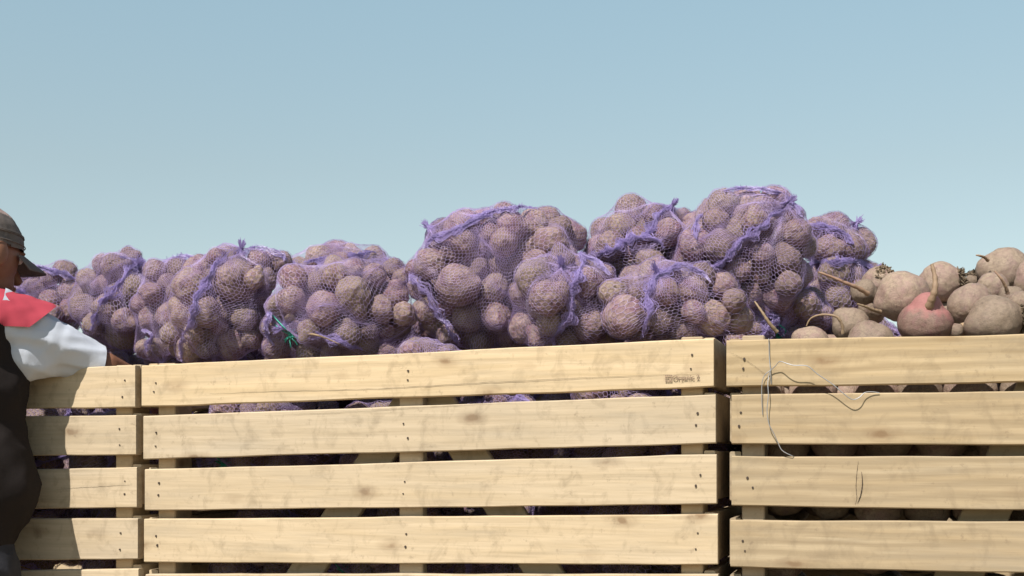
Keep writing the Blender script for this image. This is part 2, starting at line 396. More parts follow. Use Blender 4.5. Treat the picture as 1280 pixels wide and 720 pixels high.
# ink stamp on the middle crate's top board
def stamp():
    slat = [c for c in mid.children if c.name.startswith('slat')][0]
    cu = bpy.data.curves.new('lettering', 'FONT'); cu.body = 'Organic 2'; cu.size = .0135; cu.extrude = .0001; cu.offset = .00025
    to = bpy.data.objects.new('tmp', cu); C.objects.link(to); bpy.context.view_layer.update()
    me = bpy.data.meshes.new_from_object(to.evaluated_get(bpy.context.evaluated_depsgraph_get())); bpy.data.objects.remove(to)
    me.materials.clear(); me.materials.append(M['ink'])
    s, z = sz(841, 475.5); tilt = math.radians(1.2)
    o = link('lettering', me, slat); o.location = (s - S_ML, -.0026, z); o.rotation_euler = (math.radians(90), -tilt, 0)
    s, z = sz(836, 473); bm = bmesh.new()
    for i in range(4):
        for j in range(4):
            if (i, j) in ((1, 1), (2, 2)): continue
            for dx0, dz0 in ((0, 0),):
                x = -.007 + i * .0036; zz = -.007 + j * .0036
                r = bmesh.ops.create_cube(bm, size=1)['verts']
                for v in r: v.co = Vector((x + (v.co.x + .5) * .0029, v.co.y * .0002, zz + (v.co.z + .5) * .0029))
    o = link('emblem', bm_mesh('emblem', bm, M['ink']), slat); o.location = (s - S_ML, -.0024, z)
stamp()

# ------------------------------------------------------------------ beet shapes
def beet_mesh(name, seed, mat, rough=1.0, tail=.16, elong=1.0, sub=5, crown=True, low=.13):
    bm = bmesh.new(); bmesh.ops.create_icosphere(bm, subdivisions=sub, radius=1)
    o = Vector((seed * 17.3, seed * 5.1, seed * 9.7))
    for v in bm.verts:
        d = v.co.normalized(); z = d.z
        r = 1 + low * noise.noise(d * 1.1 + o) + .06 * rough * noise.noise(d * 2.6 + o) + .022 * rough * noise.noise(d * 7 + o) + .010 * rough * noise.noise(d * 19 + o)
        lat = math.hypot(d.x, d.y)
        if z < -.75: r += tail * ((-z - .75) / .25) ** 2.2 * 1.4                    # taproot shoulder
        if z > .8 and crown: r += .10 * ((z - .8) / .2) ** .8 + .05 * noise.noise(d * 9 + o)
        r -= .02 * rough * abs(math.sin(z * 15 + 2 * noise.noise(d * 2 + o))) * (1 if z < 0 else .2)
        v.co = Vector((d.x * r, d.y * r, d.z * r * .93 * elong))
    return bm_mesh(name, bm, mat, True)
BEETS = [beet_mesh('beetroot', i + 1, M['beet'] if i % 3 else M['beet2'], random.uniform(.8, 1.4), random.choice([0, .15, .3]), random.uniform(.95, 1.12)) for i in range(12)]

# ------------------------------------------------------------------ bag data: beets seen in the photograph, read off enlarged crops
Z1 = (0, 240, 3.0); Z3 = (160, 280, 3.5556); Z4 = (480, 230, 3.13); Z5 = (740, 210, 3.0); Z6 = (980, 260, 3.273)
BAGS = [
 dict(k='B1', z=Z1, c=(58, 378, 54, 50), d=.42, az=.13, ax=(-.2, .2, -1), col='lowest',
  label='violet net bag at the far left, right beside the grey-brown cap',
  b=[(130,365,40),(245,300,42),(255,385,48),(262,448,42),(62,335,34),(185,322,32),(90,400,42),(190,405,38),(100,300,30),(195,460,40),(130,450,40)],
  f=[[(30,336),(70,340),(100,338)]]),
 dict(k='B2', z=Z1, c=(140, 378, 52, 64), d=.31, az=.13, ax=(.8, .7, -.3),
  label='violet net bag with a bright slanting fold, second bag from the left',
  b=[(435,285,50),(345,335,44),(490,245,36),(505,365,48),(410,448,50),(318,440,50),(470,485,44),(350,495,40),(392,350,38),(530,300,40),(440,370,40),(385,270,36),(525,430,40)],
  f=[[(186,322),(165,338),(148,355),(132,375),(120,398),(112,412)],[(186,322),(170,326),(150,322)]]),
 dict(k='B3', z=Z3, c=(222, 382, 50, 70), d=.25, az=.13, ax=(.1, 1, .2),
  label='narrow upright violet net bag squeezed between two others, third bag from the left',
  b=[(130,205,48),(228,205,48),(305,220,52),(105,300,45),(95,422,46),(188,408,56),(265,350,50),(215,300,40),(135,555,50),(70,560,36),(200,500,44),(60,360,40),(170,270,40)],
  f=[[(178,322),(200,316),(230,312),(262,310)],[(178,414),(190,420),(186,440)]]),
 dict(k='B4', z=Z3, c=(283, 380, 70, 74), d=.15, az=.13, ax=(.35, 1, -.15),
  label='violet net bag with one large dusty beetroot, its fold hanging over the board',
  b=[(395,145,38),(485,262,84),(590,165,48),(340,395,66),(525,425,54),(460,528,66),(285,550,66),(620,245,44),(690,165,44),(375,235,36),(600,345,40),(215,535,46),(400,460,40),(290,480,40),(345,560,36),(560,240,40),(640,150,40),(545,510,40)],
  f=[[(288,316),(268,335),(254,360),(244,385),(236,410),(228,435),(224,456)],[(300,318),(320,308),(350,312),(366,320)]]),
 dict(k='B5', z=Z3, c=(418, 344, 80, 32), d=.48, az=.14, ax=(1, .1, 0),
  label='violet net bag behind, only its top showing above the green-twine bag',
  b=[(850,158,54),(945,178,46),(1010,158,50),(1085,158,50),(900,208,40),(760,200,50),(700,220,50),(1130,205,40),(1200,212,45),(820,230,50)],
  f=[[(382,326),(410,328),(440,320),(470,317)],[(345,324),(362,332),(382,336)]]),
 dict(k='B6', z=Z3, c=(425, 390, 97, 62), d=.15, az=.14, ax=(-.75, -.35, -.75), tie=True,
  label='violet net bag tied shut with green twine at its lower left corner',
  b=[(740,245,58),(838,262,54),(930,232,54),(1000,205,50),(1000,312,68),(870,378,68),(718,335,54),(658,372,48),(975,482,60),(1075,472,40),(1130,382,56),(1205,315,54),(1100,225,46),(1180,205,48),(650,545,52),(640,455,46),(800,565,48),(900,565,44),(1235,240,44),(1232,395,48),(1150,470,40),(800,470,42),(1040,400,40),(720,480,40)],
  f=[[(336,372),(340,392),(334,412),(345,432)],[(385,425),(405,420),(430,428),(452,440)]]),
 dict(k='B7', z=Z4, c=(617, 348, 118, 92), d=.25, az=.17, ax=(-.75, .55, -.1),
  label='broad violet net bag rising between the twine-tied bag and the knotted one',
  b=[(170,315,56),(270,262,46),(350,268,50),(290,395,78),(455,345,64),(440,410,50),(325,520,54),(450,522,56),(160,490,48),(180,565,40),(245,595,40),(372,632,36),(470,112,42),(400,200,46),(500,165,54),(435,155,42),(590,150,50),(650,135,46),(745,205,54),(660,232,62),(560,245,50),(470,222,48),(600,300,44),(695,175,46),(310,215,42),(540,312,44),(112,340,36),(120,410,42),(240,470,44),(390,460,44),(530,430,44),(340,165,30),(370,330,36)],
  f=[[(508,318),(540,302),(580,284),(612,268),(640,262),(670,258)],[(508,318),(516,345),(536,370),(552,395),(566,420),(580,435)],[(570,296),(596,276),(612,270)]]),
 dict(k='B8', z=Z4, c=(704, 375, 66, 60), d=.14, az=.13, ax=(.1, .7, -.72),
  label='violet net bag gathered at its top, long beetroot bulging on its left',
  b=[(590,375,66),(640,440,62),(692,300,48),(560,560,64),(612,600,48),(790,385,50),(800,545,64),(722,612,42),(890,430,46),(740,500,38),(650,550,50),(870,510,44),(700,390,44),(600,470,44),(860,360,44),(860,610,44)],
  f=[[(728,318),(722,340),(716,365),(712,390),(700,412),(690,430)],[(728,318),(745,330),(762,345)],[(728,318),(740,308),(756,300)]]),
 dict(k='B9', z=Z5, c=(798, 322, 72, 74), d=.40, az=.15, ax=(.6, .75, -.2),
  label='upper violet net bag with a slanting fold and frayed peak against the sky',
  b=[(142,172,62),(112,225,52),(62,300,50),(22,300,44),(200,235,42),(290,240,46),(345,195,40),(232,300,46),(215,352,46),(165,395,46),(150,310,44),(100,362,48),(232,172,38),(285,180,38),(335,250,36),(30,370,44),(0,340,40),(175,260,38)],
  f=[[(730,325),(755,315),(780,305),(805,295),(825,270),(840,252)],[(808,292),(820,300),(828,312)]]),
 dict(k='B10', z=Z5, c=(828, 378, 72, 54), d=.13, az=.13, ax=(-.2, .6, -.75),
  label='violet net bag on the middle crate right by its right corner post',
  b=[(270,462,50),(372,470,54),(492,445,50),(118,560,72),(455,560,58),(335,605,52),(250,565,48),(285,400,44),(415,405,44),(560,570,48),(385,540,40),(75,470,44),(180,620,44),(540,500,40),(185,470,44),(350,395,36)],
  f=[[(848,332),(832,340),(816,356),(812,378),(808,400),(800,422)],[(822,340),(850,334),(872,342),(890,352)]]),
 dict(k='B11', z=Z5, c=(925, 325, 96, 92), d=.36, az=.17, ax=(.7, .7, -.25),
  label='topmost violet net bag of the pile, thick diagonal fold running across it',
  b=[(490,132,50),(582,132,58),(690,125,54),(470,205,46),(530,238,50),(482,292,56),(390,290,56),(350,345,52),(612,195,46),(680,242,54),(772,240,46),(720,345,58),(590,300,50),(545,385,46),(632,402,50),(690,480,60),(805,290,40),(780,400,50),(592,475,46),(405,235,50),(430,175,42),(755,180,40),(645,330,42),(440,350,44),(740,440,44),(630,150,40),(500,420,44),(560,170,40)],
  f=[[(990,254),(970,270),(950,285),(930,300),(915,318),(895,332),(870,336),(845,345)],[(905,240),(935,238),(965,240),(988,250)],[(880,270),(868,282),(872,300)],[(990,254),(996,262),(1000,272)]]),
 dict(k='B12', z=Z6, c=(1045, 307, 40, 34), d=.62, az=.13, ax=(.5, .5, .3),
  label='small-looking violet net bag farthest back at the right end of the bagged pile',
  b=[(130,90,42),(185,168,54),(272,168,46),(212,108,38),(262,125,38),(90,130,44),(310,185,30),(130,170,44),(230,200,44)],
  f=[[(1008,280),(1030,286),(1052,294),(1068,304)]]),
 dict(k='B13', z=Z6, c=(1043, 362, 46, 40), d=.60, az=.12, ax=(.6, .3, .1),
  label='shaded violet net bag with sunlit top edge, touching the loose beetroots',
  b=[(200,275,54),(280,290,54),(160,340,50),(225,370,50),(335,265,46),(300,345,48),(240,235,40),(150,270,44),(330,320,44)],
  f=[[(1020,328),(1045,328),(1075,330),(1090,335)]]),
 dict(k='B14', z=Z6, c=(1000, 385, 44, 32), d=.46, az=.11, ax=(-.5, .3, -.5), dark=True,
  label='shaded violet net bag low behind the gap between middle and right crates',
  b=[(75,402,54),(15,430,48),(150,445,48),(-45,400,50),(-90,440,46),(60,470,46),(120,370,40),(-30,460,40)], f=[]),
 dict(k='B15', z=Z4, c=(536, 452, 40, 20), d=.10, az=.09, ax=(1, 0, 0),
  label='violet net bag sunk low in the middle crate, its rounded top just clearing the board',
  b=[(110,668,42),(178,662,46),(245,682,44),(170,720,46),(100,730,44),(240,740,40),(310,700,40)], f=[]),
]
TOPZ = 1.135
pos, rad, own, fixed, rays_, tt = [], [], [], [], [], []
for bi, B in enumerate(BAGS):
    ox, oy, k = B['z']; cx, cy, ax, ay = B['c']
    for (x, y, r) in B['b']:
        px, py = ox + x / k, oy + y / k
        e = 1 - ((px - cx) / (ax)) ** 2 - ((py - cy) / ay) ** 2
        d = B['d'] - (B['az'] - .045) * math.sqrt(max(e, 0)) + .05 * (e < .1)
        rr = ray(px, py); t = tdepth(px, d); pos.append(CAM + rr * t); rad.append(r / k / F * t * 1.19)
        own.append(bi); fixed.append(1); rays_.append(rr / np.linalg.norm(rr))
    # a second layer wherever the seen beets leave a hole
    disc = [(ox + x / k, oy + y / k, r / k * 1.22) for x, y, r in B['b']]
    for gy in np.arange(cy - ay + 6, cy + ay - 5, 7):
        for gx in np.arange(cx - ax + 6, cx + ax - 5, 7):
            if ((gx - cx) / (ax - 12)) ** 2 + ((gy - cy) / (ay - 12)) ** 2 > 1: continue
            if all(math.hypot(gx - a, gy - b) > r for a, b, r in disc):
                rp = random.uniform(21, 27); px, py = gx + random.uniform(-4, 4), gy + random.uniform(-4, 4)
                q = math.hypot((px - cx) / max(ax - rp, 8), (py - cy) / max(ay - rp, 8))
                if q > 1: px, py = cx + (px - cx) / q, cy + (py - cy) / q
                rr = ray(px, py); t = tdepth(px, B['d']); pos.append(CAM + rr * t); rad.append(rp / F * t); own.append(bi); fixed.append(1); rays_.append(rr / np.linalg.norm(rr))
                disc.append((px, py, rp))
    nf = int(len(B['b']) * .3)
    for q in range(nf):
        while True:
            a = RNG.uniform(-1, 1, 3)
            if a @ a < .8: break
        px, py = cx + a[0] * ax * .72, cy + a[1] * ay * .68; d = B['d'] + abs(a[2]) * B['az'] * .8 + .02
        rr = ray(px, py); pos.append(at(px, py, d)); rad.append(RNG.uniform(.036, .047)); own.append(bi); fixed.append(0); rays_.append(rr / np.linalg.norm(rr))
pos = np.array(pos); rad = np.array(rad); own = np.array(own); fixed = np.array(fixed); rays_ = np.array(rays_)
cen = np.array([at(B['c'][0], B['c'][1], B['d']) for B in BAGS])
pos0 = pos.copy()
for it in range(260):
    D = pos[:, None] - pos[None]; L = np.linalg.norm(D, axis=2) + 1e-9; np.fill_diagonal(L, 9)
    same = own[:, None] == own[None]
    tgt = (rad[:, None] + rad[None]) * np.where(same, .90, .96) + np.where(same, 0, .004)
    ov = np.clip(tgt - L, 0, None); push = (D / L[..., None] * ov[..., None]).sum(1) * .32
    pull = (cen[own] - pos) * .012
    mv = push + pull
    par = (mv * rays_).sum(1)[:, None] * rays_
    mv = np.where(fixed[:, None] > 0, par * 1.0 + (mv - par) * .22 + (((pos0 - pos) - ((pos0 - pos) * rays_).sum(1)[:, None] * rays_) * .08), mv)
    pos += mv
    dd = np.array([back(p) for p in pos]); low = (pos[:, 2] - rad < TOPZ + .01)
    need = np.where(low, TK + .012 + rad - dd, -.005 + rad * .3 - dd); need = np.clip(need, 0, None)
    pos += need[:, None] * np.array([ST, CT, 0])
    # fillers must stay behind the photographed beets' outline
    for i in np.where(fixed == 0)[0]:
        B = BAGS[own[i]]; p = pos[i] - CAM; px = CX + F * p[0] / p[1]; py = HZ - F * p[2] / p[1]; cx, cy, ax, ay = B['c']
        q = math.hypot((px - cx) / (ax * .72), (py - cy) / (ay * .70))
        if q > 1:
            npx, npy = cx + (px - cx) / q, cy + (py - cy) / q; pos[i] = CAM + ray(npx, npy) * p[1]
        if back(pos[i]) < B['d']: pos[i] += .01 * np.array([ST, CT, 0])

def rand_rot():
    q = RNG.normal(size=4); q /= np.linalg.norm(q); from mathutils import Quaternion
    return Quaternion(q).to_matrix().to_4x4()

def strand_mesh(name, P0, P1, N, hw, mat):
    """threads as little two-sided ridges from P0 to P1"""
    T = P1 - P0; Ln = np.linalg.norm(T, axis=1); ok = Ln > 1e-5; P0, P1, N, T, Ln = P0[ok], P1[ok], N[ok], T[ok], Ln[ok]
    T /= Ln[:, None]; Bn = np.cross(T, N); Bn /= np.linalg.norm(Bn, axis=1)[:, None] + 1e-9
    hw = np.broadcast_to(hw, (len(P0),))[:, None] if np.ndim(hw) == 0 else hw[ok][:, None]
    V = np.stack([P0 - Bn * hw, P0 + N * hw * .9, P0 + Bn * hw, P1 - Bn * hw, P1 + N * hw * .9, P1 + Bn * hw], 1).reshape(-1, 3)
    b = (np.arange(len(P0)) * 6)[:, None]
    Fq = np.concatenate([b + np.array([[0, 1, 4, 3]]), b + np.array([[1, 2, 5, 4]])], 0)
    return mesh_np(name, V, Fq, mat, False)

NTH, NPH = 84, 150
def membrane(verts, tris, c, axis):
    bvh = BVHTree.FromPolygons(verts, tris)
    A = Vector(axis).normalized(); U = A.orthogonal().normalized(); W_ = A.cross(U)
    A, U, W_ = (np.array(q) for q in (A, U, W_))
    th = (np.arange(NTH) + .5) / NTH * math.pi; ph = np.arange(NPH) / NPH * 2 * math.pi
    dirs = (np.cos(th)[:, None, None] * A + np.sin(th)[:, None, None] * (np.cos(ph)[None, :, None] * U + np.sin(ph)[None, :, None] * W_))
    hit = np.full((NTH, NPH), .01); cv = Vector(c)
    for i in range(NTH):
        for j in range(NPH):
            d = Vector(dirs[i, j]); loc, nrm, idx, dist = bvh.ray_cast(cv + d * .8, -d, .8)
            if loc is not None: hit[i, j] = .8 - dist
    hit += .003
    r = hit.copy()
    for q in range(8):
        e = np.pad(r, ((1, 1), (0, 0)), mode='edge'); r = np.maximum.reduce([r, e[2:], e[:-2], np.roll(r, 1, 1), np.roll(r, -1, 1)])
    for q in range(520):
        P = dirs * r[..., None]
        up = np.concatenate([np.roll(P[:1], NPH // 2, 1), P[:-1]]); dn = np.concatenate([P[1:], np.roll(P[-1:], NPH // 2, 1)])
        wgt = np.clip(np.sin(th), .15, 1)[:, None, None] ** 1.0
        av = (up + dn + np.roll(P, 1, 1) * wgt + np.roll(P, -1, 1) * wgt) / (2 + 2 * wgt)
        r = np.maximum(hit, (av * dirs).sum(2) * .9995)
    hb = bmesh.new(); hv = [hb.verts.new(q) for q in verts[::3]]; res = bmesh.ops.convex_hull(hb, input=hv, use_existing_faces=False)
    hbv = BVHTree.FromBMesh(hb); hull = r.copy()
    for i in range(NTH):
        for j in range(NPH):
            loc, nrm, idx, dist = hbv.ray_cast(cv, Vector(dirs[i, j]), 1)
            if loc is not None: hull[i, j] = max(dist, r[i, j])
    hb.free(); r = r + .20 * (hull - r)
    return r, dirs, (A, U, W_)
def samp(r, th, ph):
    x = np.clip(th / math.pi * NTH - .5, 0, NTH - 1.001); y = (ph / (2 * math.pi) * NPH) % NPH
    i = x.astype(int); j = y.astype(int) % NPH; fx = x - i; fy = y - np.floor(y); j2 = (j + 1) % NPH
    return (r[i, j] * (1 - fx) + r[i + 1, j] * fx) * (1 - fy) + (r[i, j2] * (1 - fx) + r[i + 1, j2] * fx) * fy

def fold_paths(name, curve3, nrm, width, n, parent, mat):
    """a bunched fold of netting: many crinkled threads running side by side"""
    P0s, P1s, Ns, hws = [], [], [], []
    L = np.linalg.norm(np.diff(curve3, axis=0), axis=1).sum(); m = max(8, int(L / .0045))
    cur = smooth_path(curve3, m); nn = smooth_path(nrm, m); nn /= np.linalg.norm(nn, axis=1)[:, None]
    T = np.gradient(cur, axis=0); T /= np.linalg.norm(T, axis=1)[:, None] + 1e-9; Bn = np.cross(T, nn)
    t = np.linspace(0, 1, m); taper = .45 + .55 * np.sin(np.clip(t * 1.1 + .02, 0, 1) * math.pi) ** .6
    sw = .6 + .5 * np.sin(t * L / .02 + RNG.uniform(0, 6)) * .5 + .3 * np.sin(t * L / .009)
    wv = .35 + 1.1 * np.abs(np.sin(t * L / .031 + RNG.uniform(0, 6)) * np.sin(t * L / .013 + RNG.uniform(0, 6)))
    cur = cur + Bn * (.0045 * np.sin(t * L / .022 + RNG.uniform(0, 6)) + .002 * np.sin(t * L / .008))[:, None]
    for q in range(n):
        a = RNG.normal() * .42; ph = RNG.uniform(0, 6.28)
        lat = width * wv * taper * (a * (1 + .5 * sw) + .16 * np.sin(t * L / .007 + ph) + .10 * RNG.normal(size=m))
        ht = .001 + width * .75 * taper * np.exp(-a * a * 3) * (RNG.uniform(.0, 1.0) + .16 * np.sin(t * L / .005 + ph) + .10 * RNG.normal(size=m))
        Pq = cur + Bn * lat[:, None] + nn * np.clip(ht, .0005, None)[:, None]
        i0 = RNG.integers(0, m // 4 + 1); i1 = m - RNG.integers(0, m // 4 + 1)
        if i1 - i0 < 3: continue
        P0s.append(Pq[i0:i1 - 1]); P1s.append(Pq[i0 + 1:i1]); Ns.append(nn[i0:i1 - 1])
        # short cross threads and frayed loops
        k = RNG.integers(i0, i1 - 1, size=max(2, (i1 - i0) // 3)); off = RNG.normal(size=(len(k), 3)) * width * .16
        P0s.append(Pq[k]); P1s.append(Pq[k] + off + nn[k] * width * .12); Ns.append(nn[k])
    P0 = np.concatenate(P0s); P1 = np.concatenate(P1s); N = np.concatenate(Ns)
    return link(name, strand_mesh(name, P0, P1, N, .00055, mat), parent, True)

def tri_mesh(me):
    me.calc_loop_triangles(); V = np.empty(len(me.vertices) * 3); me.vertices.foreach_get('co', V)
    T = np.empty(len(me.loop_triangles) * 3, dtype=np.int32); me.loop_triangles.foreach_get('vertices', T)
    return V.reshape(-1, 3), T.reshape(-1, 3)
TRI = {b.name: tri_mesh(b) for b in BEETS}

bag_objs = []
for bi, B in enumerate(BAGS):
    ids = np.where(own == bi)[0]; c = (pos[ids] * rad[ids, None]).sum(0) / rad[ids].sum()
    zlow = (pos[ids, 2] - rad[ids]).min()
    root = empty('net_bag', (c[0], c[1], zlow)); tag(root, B['label'], 'bag', 'net bags of beetroots heaped on the crates')
    bpy.context.view_layer.update()
    V, T, off = [], [], 0
    for i in ids:
        me = BEETS[RNG.integers(0, len(BEETS))]
        o = link('beetroot', me, root); R = rand_rot(); s = rad[i] * .97
        sc = Matrix.Diagonal((s * RNG.uniform(.93, 1.05), s * RNG.uniform(.93, 1.05), s, 1)); mw = Matrix.Translation(Vector(pos[i])) @ R @ sc
        o.matrix_basis = Matrix.Translation(-root.location) @ mw
        v, t = TRI[me.name]; Mn = np.array(mw); V.append(v @ Mn[:3, :3].T + Mn[:3, 3]); T.append(t + off); off += len(v)
    V = np.concatenate(V); T = np.concatenate(T)
    axw = B['ax']; axis = np.array([axw[0] * CT + axw[2] * ST, -axw[0] * ST + axw[2] * CT, axw[1]])
    r, dirs, (A, U, W_) = membrane(V.tolist(), T.tolist(), c, axis)
    # hexagonal knitted net laid over the membrane
    rm = float(np.median(r)); nc = int(2 * math.pi * rm / .0043 / 2) * 2; nr = int(math.pi * rm / .0065)
    i, j = np.meshgrid(np.arange(nc), np.arange(nr + 1)); sg = np.where((i + j) % 2 == 0, 1, -1)
    p1, p2, p3 = RNG.uniform(0, 6.28, 3)
    def warp(i, j, sg):
        th = (j + .20 * sg) / nr * math.pi; ph = i / nc * 2 * math.pi
        th2 = th + .10 * np.sin(3 * ph + p1) * np.sin(th) + .05 * np.sin(5 * th + 4 * ph + p2) * np.sin(th)
        ph2 = ph + .16 * np.sin(2 * th + p2) + .09 * np.sin(4 * ph + 3 * th + p3) + .05 * np.sin(9 * ph - 5 * th + p1)
        return np.clip(th2, .012, math.pi - .012), ph2
    th, ph = warp(i, j, sg); rr = samp(r, th, ph)
    dr = np.cos(th)[..., None] * A + np.sin(th)[..., None] * (np.cos(ph)[..., None] * U + np.sin(ph)[..., None] * W_)
    jit = RNG.normal(size=rr.shape + (3,)) * .0006
    P = c + dr * (rr + .0005)[..., None] + jit
    a0, a1, n0 = [], [], []
    Pn = np.roll(P, -1, 1); a0.append(P.reshape(-1, 3)); a1.append(Pn.reshape(-1, 3)); n0.append(dr.reshape(-1, 3))
    msk = (sg[:-1] > 0); a0.append(P[:-1][msk]); a1.append(P[1:][msk]); n0.append(dr[:-1][msk])
    me = strand_mesh('netting', np.concatenate(a0), np.concatenate(a1), np.concatenate(n0), .00040, M['net'])
    link('netting', me, root, True)
    # membrane tree for laying folds on it
    gv = (c + dirs * r[..., None]).reshape(-1, 3); gi, gj = np.meshgrid(np.arange(NTH - 1), np.arange(NPH), indexing='ij')
    q0 = gi * NPH + gj; q1 = gi * NPH + (gj + 1) % NPH; quads = np.stack([q0, q1, q1 + NPH, q0 + NPH], -1).reshape(-1, 4)
    mb = BVHTree.FromPolygons(gv.tolist(), quads.tolist())
    B['bvh'] = mb; B['c3'] = c
    def onto(px, py):
        rr_ = Vector(ray(px, py)).normalized(); loc, nrm, _, _ = mb.ray_cast(Vector(CAM), rr_, 10)
        if loc is None:
            loc, nrm, _, _ = mb.find_nearest(Vector(at(px, py, B['d'])))
        n = (loc - Vector(c)).normalized(); n = (n + Vector((0, -.6, .5))).normalized()
        return np.array(loc), np.array(n)
    for fi, f in enumerate(B['f']):
        pn = [onto(*q) for q in f]
        fold_paths('fold', np.array([p for p, _ in pn]), np.array([n for _, n in pn]), .011 if fi else .013, 28 if fi else 44, root, M['fold'])
    # gathered tails at both ends of the bag
    for sgn in (1, -1):
        rp = samp(r, np.array([.03 if sgn > 0 else math.pi - .03]), np.array([0.0]))[0]
        e = c + A * sgn * rp; end = e + A * sgn * .02 + np.array([0, 0, -.008])
        P0s, P1s = [], []
        for q in range(46):
            a = RNG.uniform(0, 6.28); w0 = RNG.uniform(0, .018); rd = U * math.cos(a) + W_ * math.sin(a)
            pts = [e + rd * w0 - A * sgn * .006, e + rd * .004 + A * sgn * .008, e + rd * RNG.uniform(.002, .010) + A * sgn * RNG.uniform(.014, .03) + RNG.normal(size=3) * .002]
            sp = smooth_path(pts, 6); P0s.append(sp[:-1]); P1s.append(sp[1:])
        P0 = np.concatenate(P0s); P1 = np.concatenate(P1s)
        link('gathered_end', strand_mesh('gathered_end', P0, P1, np.tile(np.array([[.1, -.9, .4]]), (len(P0), 1)), .0007, M['fold']), root, True)
    if B.get('tie'):
        ctr, n = onto(367, 420); paths = []
        X = np.array([CT, -ST, 0]); Zv = np.array([0, 0, 1.0])
        for a, L in ((135, .075), (150, .05), (20, .018), (75, .016), (-100, .026), (-60, .024), (200, .022), (-140, .022), (-20, .016), (110, .02)):
            a = math.radians(a); dv = X * math.cos(a) + Zv * math.sin(a)
            pts = [ctr + n * .004, ctr + n * .009 + dv * L * .4, ctr + n * .006 + dv * L * .8 + RNG.normal(size=3) * .002, ctr + n * .003 + dv * L]
            if L > .04: pts = [ctr + n * .004] + [onto(367 + math.cos(a) * L * q * 540, 420 - math.sin(a) * L * q * 540)[0] + n * .004 + RNG.normal(size=3) * .001 for q in (.35, .7, 1.0)]
            paths.append((smooth_path(pts, 10), .0014))
        for q in range(3):
            al = np.linspace(0, 6.28, 14); paths.append((ctr + n * (.005 + q * .002) + np.outer(np.cos(al), X) * .005 + np.outer(np.sin(al), Zv) * .004, .0013))
        link('twine_tie', tubes('twine_tie', paths, M['tie'], 5), root, True)
        pts = [at(374, 417, .04), at(392, 418, .035), at(408, 423, .04), at(424, 430, .05)]
        link('root_tail', tubes('root_tail', [(smooth_path(pts, 12), np.linspace(.0032, .001, 12))], M['root'], 6), root, True)
    bag_objs.append(root)

def copy_tree(o, parent=None):
    c = o.copy(); C.objects.link(c)
    if parent is not None: c.parent = parent; c.matrix_parent_inverse = o.matrix_parent_inverse.copy()
    for ch in list(o.children): copy_tree(ch, c)
    return c
# lower layers of bags seen only through the gaps between the boards
def place_copy(src, s, d, z, rz, label, group):
    c = copy_tree(src); c.location = Vector(world(s, d, z)); c.rotation_euler = (0, 0, rz)
    c['label'] = label; c['group'] = group; return c

LG = 'net bags packed inside the crates below the heap'
LL = 'violet net bag inside a crate, glimpsed through the gaps between its front boards'
src = {k: bag_objs[i] for i, k in enumerate(b['k'] for b in BAGS)}
for k, s, z, rz in (('B6', .20, .845, .2), ('B10', .50, .86, 2.0), ('B8', .80, .85, -.6), ('B4', 1.09, .84, 1.0),
                    ('B8', .20, .60, 1.2), ('B6', .52, .60, .0), ('B10', .82, .60, -.9), ('B4', 1.09, .58, 2.4)):
    place_copy(src[k], S_ML + s, .22, z, rz, LL, LG)
for k, s, z, rz in (('B10', .16, .85, .4), ('B4', .46, .85, 1.6), ('B8', .17, .60, 2.5), ('B6', .50, .60, .7)):
    place_copy(src[k], S_LR - s, .22, z, rz, LL, LG)

ks = ['B10', 'B6', 'B8', 'B4']; n_ = 0
for d, zs in ((.50, (1.045, .82, .60)), (.80, (1.03, .80, .58))):
    for z in zs:
        for q in range(5):
            n_ += 1; place_copy(src[ks[(n_ * 3 + q) % 4]], S_ML + .14 + q * .255, d, z, n_ * 1.7, 'violet net bag lying deep in the middle crate behind the front heap', 'net bags at the back of the middle crate')
        for q in range(3):
            n_ += 1; place_copy(src[ks[(n_ * 3 + q) % 4]], S_LR - .16 - q * .27, d, z + .015, n_ * 1.7, 'violet net bag lying deep in the left crate behind the front heap', 'net bags at the back of the left crate')

place_copy(src['B6'], S_ML - .04, .64, .99, 2.8, 'violet net bag behind the front bags over the joint of left and middle crates', 'net bags over the joint of left and middle crates')
place_copy(src['B4'], S_ML - .01, .42, 1.05, .8, 'violet net bag behind the front bags over the joint of left and middle crates', 'net bags over the joint of left and middle crates')
place_copy(src['B6'], .47, .50, 1.13, 1.1, 'violet net bag in the dark hollow over the joint of middle and right crates', 'net bags over the joint of the middle and right crates')
place_copy(src['B10'], .70, .55, 1.06, 2.0, 'violet net bag in the dark hollow under the shaded one beside the loose beetroots', 'net bags under the shaded one')
place_copy(src['B8'], S_RL + .17, .80, 1.05, .5, 'violet net bag at the back of the right crate behind the shaded hollow', 'net bags at the back of the crate joints')
place_copy(src['B10'], S_RL + .15, .62, .90, 1.5, 'violet net bag at the back of the right crate behind the shaded hollow', 'net bags at the back of the crate joints')

